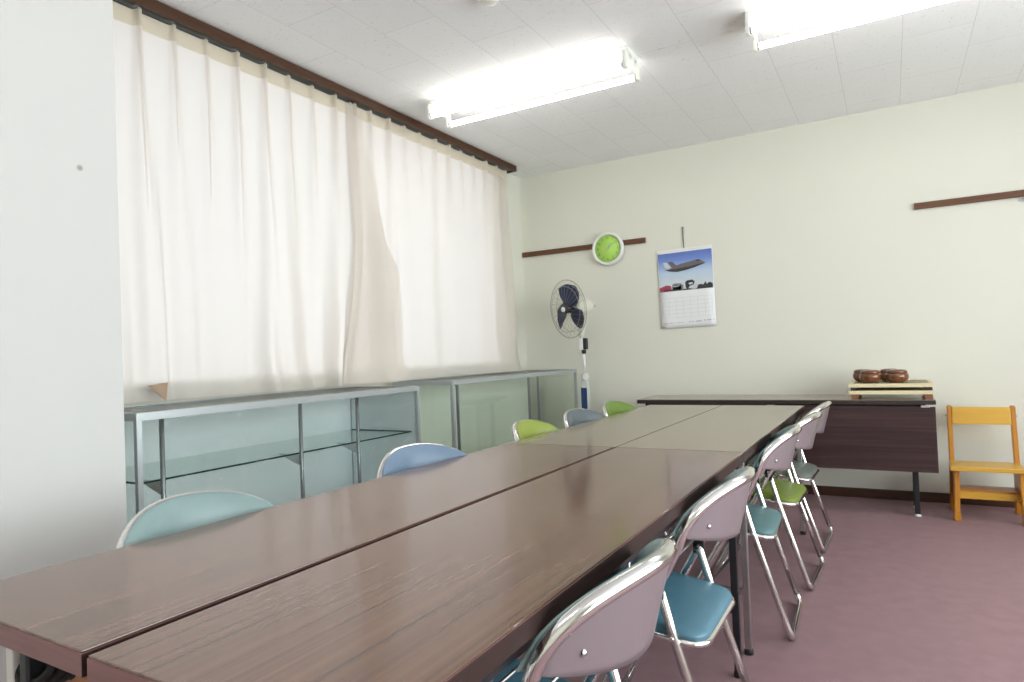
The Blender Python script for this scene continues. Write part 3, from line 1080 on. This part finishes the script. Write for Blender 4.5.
# ------------------------------------------------------------------ glass display cases
def display_case(label, x0, x1, y0, y1, H, pipes, double_front=False, doors=(), shelf=True, panel='board_w'):
    r = thing('display_case', label, 'display case', ((x0 + x1) / 2, (y0 + y1) / 2, 0))
    ox, oy = r.location.x, r.location.y
    a, b, c, d = x0 - ox, x1 - ox, y0 - oy, y1 - oy
    P_ = .018
    bm = NB()      # aluminium top frame
    box(bm, b - P_, b, c, d, H - .026, H); box(bm, a, a + P_, c, d, H - .026, H)
    box(bm, a + P_, b - P_, c, c + P_, H - .026, H); box(bm, a + P_, b - P_, d - P_, d, H - .026, H)
    finish('top_frame', bm, M['alu'], r)
    for x, y in ((a, c), (b - P_, c), (a, d - P_), (b - P_, d - P_)):
        bm = NB(); box(bm, x, x + P_, y, y + P_, .10, H - .026); finish('corner_post', bm, M['alu'], r)
    bm = NB(); box(bm, a + P_, b - P_, c + P_, d - P_, H - .010, H - .003); finish('top_glass', bm, M['glass_top'], r)
    bm = NB(); box(bm, a, b, c, d, .0, .10, bev=.002); finish('plinth', bm, M['alu_dark'], r)
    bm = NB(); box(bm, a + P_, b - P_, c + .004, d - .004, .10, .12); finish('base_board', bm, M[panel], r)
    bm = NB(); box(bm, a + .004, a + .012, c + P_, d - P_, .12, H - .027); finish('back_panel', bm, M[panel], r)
    # front and end panes
    bm = NB(); box(bm, b - .012, b - .007, c + P_, d - P_, .12, H - .027); finish('front_glass', bm, M['glass_green'], r)
    for y in (c + .010, d - .015):
        solid = shelf and y > 0
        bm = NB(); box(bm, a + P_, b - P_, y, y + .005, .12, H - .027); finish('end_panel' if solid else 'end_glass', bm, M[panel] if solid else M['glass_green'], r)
    for py in pipes:
        y = py - oy
        bm = NB(); tube(bm, [(b - .028, y, .12), (b - .028, y, H - .028)], .0085, 10)
        pp = finish('shelf_pipe', bm, M['alu_dark'], r)
        if shelf:
            bm = NB(); prism(bm, [(b - .036, y - .006, .615), (b - .036, y - .006, .66), (b - .17, y - .006, .66)], (0, .006, 0))
            finish('shelf_bracket', bm, M['steel'], pp)
    if shelf:
        bm = NB(); box(bm, a + .03, b - .040, c + .03, d - .03, .663, .669)
        sh = finish('glass_shelf', bm, M['glass_shelf'], r)
        bm = NB()
        box(bm, b - .040, b - .0375, c + .03, d - .03, .6625, .6695)
        box(bm, a + .03, b - .040, c + .0275, c + .03, .6625, .6695)
        box(bm, a + .03, b - .040, d - .03, d - .0275, .6625, .6695)
        finish('glass_edge', bm, M['glass_edge'], sh)
    for y in doors:
        bm = NB(); box(bm, b - .016, b - .003, y - oy - .006, y - oy + .006, .12, H - .027); finish('door_stile', bm, M['alu_dark'], r)
    return r


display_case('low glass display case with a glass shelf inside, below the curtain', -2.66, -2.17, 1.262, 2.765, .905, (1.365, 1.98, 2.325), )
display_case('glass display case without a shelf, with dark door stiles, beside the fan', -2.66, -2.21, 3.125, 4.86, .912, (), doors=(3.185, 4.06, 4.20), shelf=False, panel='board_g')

# ------------------------------------------------------------------ standing fan
FX, FY = -2.035, 4.62
r = thing('standing_fan', 'tall standing fan with dark blue blades beside the display case', 'fan', (FX, FY, 0))
blue = flat('dark_blue_plastic', (.025, .055, .16), rough=.35)
blade_m = flat('translucent_navy_blade', (.035, .05, .13), rough=.3)
greyp = flat('pale_grey_plastic', (.58, .60, .56), rough=.45)
cream = flat('cream_plastic', (.66, .66, .56), rough=.4)
bm = NB(); lathe(bm, [(0, 0), (.155, 0), (.155, .015), (.14, .03), (.06, .045), (0, .05)], 40); finish('base', bm, greyp, r)
bm = NB(); box(bm, -.028, .028, -.026, .026, .04, .83, bev=.010); finish('column', bm, greyp, r)
bm = NB(); box(bm, -.024, .024, -.0295, -.0265, .40, .775, bev=.001); finish('control_panel', bm, blue, r)
bm = NB(); lathe(bm, [(0, .83), (.031, .83), (.031, .84), (.029, .875), (.013, .89), (0, .89)], 24); finish('collar', bm, greyp, r)
bm = NB(); tube(bm, [(0, 0, .90), (0, 0, 1.045)], .0105, 14); finish('pole', bm, M['whitep'], r)
bm = NB(); lathe(bm, [(0, 1.035), (.016, 1.035), (.018, 1.06), (.012, 1.065), (0, 1.065)], 16); finish('height_knob', bm, M['black'], r)
bm = NB(); box(bm, -.030, .002, -.022, .022, 1.062, 1.155, bev=.005); nk = finish('neck', bm, M['whitep'], r)
bm = NB(); box(bm, .003, .030, -.019, .019, 1.066, 1.152, bev=.004); finish('neck_cover', bm, M['black'], r)
# head: local z is the blowing direction
ax = Vector((-.465, -.880, -.10)).normalized()
up = Vector((0, 0, 1)); sxv = up.cross(ax).normalized(); upv = ax.cross(sxv).normalized()
Mh = Matrix((sxv, upv, ax)).transposed()
hc = Vector((-.090, -.06, 1.378))          # cage centre relative to the base
def hp(x, y, z):
    return hc + Mh @ Vector((x, y, z))
mot = hp(0, 0, -.14)
bm = NB(); lathe(bm, [(0, -.245), (.030, -.238), (.060, -.20), (.074, -.14), (.072, -.06), (.055, -.045), (0, -.045)], 28, hc, Mh)
finish('motor_housing', bm, cream, r)
bm = NB(); lathe(bm, [(0, -.262), (.010, -.262), (.010, -.242), (0, -.242)], 12, hc, Mh); finish('swing_knob', bm, M['black'], r)
bm = NB(); tube(bm, [(-.012, 0, 1.14), (-.012, .0, 1.20), (mot.x * .7, mot.y * .7, 1.27), (mot.x, mot.y, mot.z)], [.022, .022, .024, .03], 12); finish('swivel', bm, cream, r)
bm = NB()
RC = .222
for zz, rr in ((0, RC), (.024, .175), (-.024, .175)):
    tube(bm, [hp(rr * math.cos(2 * PI * k / 48), rr * math.sin(2 * PI * k / 48), zz) for k in range(48)], .0032 if zz == 0 else .002, 6, closed=True)
for k in range(26):
    a = 2 * PI * k / 26
    for sg in (1, -1):
        pts = []
        for q in range(7):
            t_ = q / 6
            rr = .03 + (RC - .03) * t_
            zz = sg * (.046 * (1 - t_ ** 3.0))
            pts.append(hp(rr * math.cos(a + .25 * t_), rr * math.sin(a + .25 * t_), zz))
        tube(bm, pts, .0009, 5)
finish('cage', bm, flat('dull_olive_wire', (.40, .39, .34), rough=.4, metal=.6), r)
bm = NB(); lathe(bm, [(0, .055), (.018, .053), (.022, .044), (0, .040)], 24, hc, Mh); finish('cage_badge', bm, M['whitep'], r)
for kk in range(3):
    a0 = math.radians(70 + 120 * kk)
    bm = NB()
    nu, nv = 10, 8
    G = []
    for i in range(nu + 1):
        t_ = i / nu; rr = .030 + .160 * t_
        half = (.028 + .060 * math.sin(PI * min(1, t_ * .62 + .12))) * (1 if t_ < .8 else math.sqrt(max(.02, 1 - ((t_ - .8) / .2) ** 2)))
        row = []
        for j in range(nv + 1):
            w_ = -half + 2 * half * j / nv
            p = Vector((rr, w_, -.012 + w_ * .38 - .12 * w_ * t_))
            p = Matrix.Rotation(a0 + .35 * t_, 3, 'Z') @ p
            row.append(bm.verts.new(hc + Mh @ p))
        G.append(row)
    for i in range(nu):
        for j in range(nv):
            bm.faces.new((G[i][j], G[i + 1][j], G[i + 1][j + 1], G[i][j + 1]))
    bmesh.ops.solidify(bm, geom=bm.faces[:], thickness=.0025)
    finish('blade', bm, blade_m, r, smooth=True)
bm = NB(); lathe(bm, [(0, .030), (.022, .028), (.032, .015), (.034, -.03), (0, -.045)], 24, hc, Mh); finish('hub', bm, M['black'], r)

# ------------------------------------------------------------------ wall clock
CX, CZ = -1.940, 1.868
r = thing('wall_clock', 'round wall clock with a lime green face and white rim', 'clock', (CX, BACK - .019, CZ))
RX = Matrix.Rotation(PI / 2, 3, 'X')
lime = flat('lime_green_dial', (.46, .74, .14), rough=.5)
bm = NB(); lathe(bm, [(0, 0), (.132, 0), (.134, .012), (.132, .030), (.124, .036), (.112, .034), (.110, .022)], 56, (0, 0, 0), RX); finish('case', bm, M['whitep'], r)
bm = NB(); lathe(bm, [(0, .0225), (.1105, .0225), (.1105, .021), (0, .021)], 56, (0, 0, 0), RX); dial = finish('dial', bm, lime, r)
bm = NB()
ink = flat('grey_green_ink', (.10, .26, .12), rough=.6)
for n_ in range(60):
    a = 2 * PI * n_ / 60
    w_, l_ = (.0016, .010) if n_ % 5 == 0 else (.0007, .005)
    R_ = Matrix.Rotation(-a, 3, 'Y')
    box_c = R_ @ Vector((0, 0, .101))
    vs = box(bm, -w_, w_, -.0002, .0002, -l_ / 2, l_ / 2)
    for v in vs:
        v.co = R_ @ v.co + box_c + Vector((0, -.0228, 0))
finish('minute_marks', bm, ink, dial)
for n_ in range(1, 13):
    cu_ = bpy.data.curves.new('numeral', 'FONT'); cu_.body = str(n_); cu_.size = .026; cu_.align_x = 'CENTER'; cu_.align_y = 'CENTER'; cu_.extrude = .0002
    tmp = bpy.data.objects.new('numeral', cu_)
    COL.objects.link(tmp)
    dg = bpy.context.evaluated_depsgraph_get()
    me = bpy.data.meshes.new_from_object(tmp.evaluated_get(dg))
    bpy.data.objects.remove(tmp)
    me.materials.clear(); me.materials.append(ink)
    o = bpy.data.objects.new('numeral', me); COL.objects.link(o); o.parent = dial
    a = 2 * PI * n_ / 12
    o.location = (.084 * math.sin(a), -.0229, .084 * math.cos(a)); o.rotation_euler = (PI / 2, 0, 0)
def hand(name, ang, l_, w_, off):
    bm = NB(); R_ = Matrix.Rotation(ang, 3, 'Y')
    prism(bm, [R_ @ Vector(p) + Vector((0, off, 0)) for p in ((-w_, 0, -.012), (w_, 0, -.012), (w_ * .6, 0, l_), (-w_ * .6, 0, l_))], (0, -.0008, 0))
    finish(name, bm, flat(name + '_grey', (.35, .45, .38), rough=.3), r)
hand('hour_hand', math.radians(30), .052, .0035, -.0235)
hand('minute_hand', math.radians(52), .082, .0025, -.0250)
bm = NB(); lathe(bm, [(0, .029), (.005, .028), (.005, .022)], 14, (0, 0, 0), RX); finish('centre_pin', bm, M['steel'], r)

# ------------------------------------------------------------------ calendar
KX, KZT = -1.338, 1.808
r = thing('wall_calendar', 'wall calendar with a picture of a grey jet, hanging on the back wall', 'calendar', (KX, BACK - .006, KZT))
r.rotation_euler = (0, math.radians(-.9), 0)
W2, HH = .210, .604
bm = NB()
F_, B_ = [], []
for i in range(9):
    f1, b1 = [], []
    for j in range(17):
        x = -W2 + 2 * W2 * i / 8; z = -HH * j / 16
        y = -.0035 - .005 * (j / 16) ** 2 * (.4 + .6 * (i / 8))
        f1.append(bm.verts.new((x, y, z))); b1.append(bm.verts.new((x, y + .0015, z)))
    F_.append(f1); B_.append(b1)
for i in range(8):
    for j in range(16):
        for G in (F_, B_):
            f = bm.faces.new((G[i][j], G[i + 1][j], G[i + 1][j + 1], G[i][j + 1])); f.smooth = True
for i in range(8):
    for j in (0, 16):
        bm.faces.new((F_[i][j], F_[i + 1][j], B_[i + 1][j], B_[i][j]))
for j in range(16):
    for i in (0, 8):
        bm.faces.new((F_[i][j], F_[i][j + 1], B_[i][j + 1], B_[i][j]))
finish('paper', bm, flat('white_calendar_paper', (.86, .86, .88), rough=.6, spec=.3), r)


def sky_print():
    m, t, p, o = nt('printed_blue_sky')
    p.inputs['Roughness'].default_value = .4
    tc = t.nodes.new('ShaderNodeTexCoord'); sp = t.nodes.new('ShaderNodeSeparateXYZ')
    mr = t.nodes.new('ShaderNodeMapRange'); mr.inputs[1].default_value = -.27; mr.inputs[2].default_value = -.03
    rp = t.nodes.new('ShaderNodeValToRGB')
    e = rp.color_ramp.elements
    e[0].position = 0.0; e[0].color = (.62, .68, .72, 1); e[1].position = 1.0; e[1].color = (.10, .16, .50, 1)
    n = e.new(.35); n.color = (.50, .62, .76, 1); n = e.new(.75); n.color = (.17, .27, .62, 1)
    t.links.new(tc.outputs['Object'], sp.inputs[0]); t.links.new(sp.outputs['Z'], mr.inputs[0])
    t.links.new(mr.outputs[0], rp.inputs['Fac']); t.links.new(rp.outputs[0], p.inputs['Base Color'])
    return m


def slab(bm, pts, y=-.0062, th=.0003, mi=0, jet=False):
    if jet:
        pts = [(x, z - .10 * (x + .15)) for x, z in pts]
    prism(bm, [(x, y, z) for x, z in pts], (0, -th, 0), mi)


bm = NB(); slab(bm, [(-W2 + .005, -.028), (W2 - .004, -.028), (W2 - .004, -.322), (-W2 + .005, -.322)], -.0050, .0005)
ph = finish('photo', bm, sky_print(), r)
jet_m = flat('printed_warm_grey', (.15, .13, .13), rough=.4)
jet_d = flat('printed_dark_grey', (.035, .035, .04), rough=.4)
jet_l = flat('printed_pale_grey', (.62, .60, .62), rough=.4)
bm = NB()
slab(bm, [(.158, -.098), (.125, -.082), (.100, -.074), (.075, -.078), (.035, -.090), (-.03, -.106), (-.075, -.122), (-.085, -.128), (-.125, -.150), (-.10, -.160), (-.03, -.162), (.03, -.145), (.10, -.118), (.150, -.103)], jet=True)
slab(bm, [(-.128, -.092), (-.095, -.088), (-.055, -.125), (-.085, -.138), (-.105, -.130)], -.0066, jet=True)
finish('printed_jet', bm, jet_m, ph)
bm = NB()
slab(bm, [(-.160, -.152), (-.08, -.146), (.02, -.130), (.13, -.104), (.150, -.104), (.06, -.138), (.0, -.156), (-.06, -.168), (-.12, -.165)], -.0070, jet=True)
slab(bm, [(.085, -.078), (.105, -.073), (.125, -.081), (.105, -.086), (.088, -.085)], -.0070, jet=True)
finish('printed_jet_shadow', bm, jet_d, ph)
bm = NB(); slab(bm, [(-.168, -.100), (-.140, -.094), (-.112, -.128), (-.118, -.142), (-.150, -.138)], -.0068, jet=True); finish('printed_tailplane', bm, jet_l, ph)
bm = NB()
slab(bm, [(-W2 + .006, -.290), (-.15, -.272), (-.115, -.280), (-.11, -.320), (-W2 + .006, -.321)], -.0062)
finish('printed_red_patch', bm, flat('printed_crimson', (.36, .05, .09), rough=.4), ph)
bm = NB()
random.seed(4)
for a, b, h0, h1 in ((-.105, -.035, -.262, -.318), (-.10, -.02, -.275, -.320)):
    slab(bm, [(a, h0 - .01), (a + .02, h0), (b, h0 - .004), (b, h1), (a, h1)], -.0064)
finish('printed_vehicle', bm, flat('printed_mid_grey', (.22, .24, .24), rough=.4), ph)
bm = NB()
slab(bm, [(.010, -.250), (.050, -.247), (.068, -.262), (.060, -.285), (.030, -.292), (.012, -.320), (-.002, -.300), (-.004, -.262)], -.0066)
slab(bm, [(-.20, -.312), (.2, -.310), (.2, -.321), (-.20, -.321)], -.0060)
slab(bm, [(.075, -.302), (.09, -.290), (.11, -.296), (.115, -.318), (.07, -.320)], -.0063)
slab(bm, [(.085, -.296), (.11, -.285), (.13, -.292), (.15, -.268), (.155, -.290), (.18, -.276), (.2, -.290), (.2, -.316), (.09, -.320)], -.0066)
for k in range(9):
    x = -.17 + .013 * k
    slab(bm, [(x, -.306 - .006 * random.random()), (x + .009, -.300 - .006 * random.random()), (x + .008, -.318), (x, -.319)], -.0068)
finish('printed_silhouettes', bm, jet_d, ph)
for pts, yy in (([(.02, -.27), (.05, -.266), (.055, -.276), (.03, -.285)], -.0071), ([(.055, -.294), (.085, -.272), (.095, -.285), (.08, -.318), (.04, -.318)], -.0067), ([(-.095, -.285), (-.05, -.280), (-.05, -.287), (-.095, -.292)], -.0069)):
    bm = NB(); slab(bm, pts, yy); finish('printed_highlight', bm, jet_l, ph)
gl = flat('pale_grey_print', (.60, .60, .62), rough=.5)
bm = NB()
for k in range(8):
    x = -W2 + .02 + k * (2 * W2 - .04) / 7
    slab(bm, [(x - .0006, -.375), (x + .0006, -.375), (x + .0006, -.525), (x - .0006, -.525)], -.0098, .0004)
for k in range(6):
    z = -.375 - k * .030
    slab(bm, [(-W2 + .02, z - .0006), (W2 - .02, z - .0006), (W2 - .02, z + .0006), (-W2 + .02, z + .0006)], -.0098, .0004)
finish('date_grid', bm, gl, r)
bm = NB()
for x0, x1, z, hh, p_ in ((-.185, -.160, -.568, .006, .8), (-.145, -.02, -.566, .005, .8), (.01, .05, -.566, .007, .6), (.065, .11, -.566, .011, .75), (.125, .20, -.562, .011, .6), (.155, .195, -.540, .006, .5)):
    x = x0
    while x < x1:
        w_ = random.uniform(.003, .007)
        if random.random() < p_:
            h_ = hh * random.uniform(.6, 1)
            slab(bm, [(x, z), (x + w_, z), (x + w_, z + h_ * .35), (x + w_ * .4, z + h_ * .35), (x + w_ * .4, z + h_), (x, z + h_)], -.0115, .0004)
        x += w_ + .0022
finish('caption_print', bm, flat('dark_print', (.10, .10, .11), rough=.5), r)
bm = NB(); box(bm, -W2 - .001, W2 + .001, -.0065, .000, -.020, .0, bev=.001); finish('binding', bm, M['whitep'], r)
bm = NB(); box(bm, -.0045, .0035, -.003, -.001, -.01, .155); box(bm, -.006, .006, -.006, .004, .150, .160); finish('hanging_strip', bm, flat('grey_green_string', (.16, .17, .13), rough=.5), r)
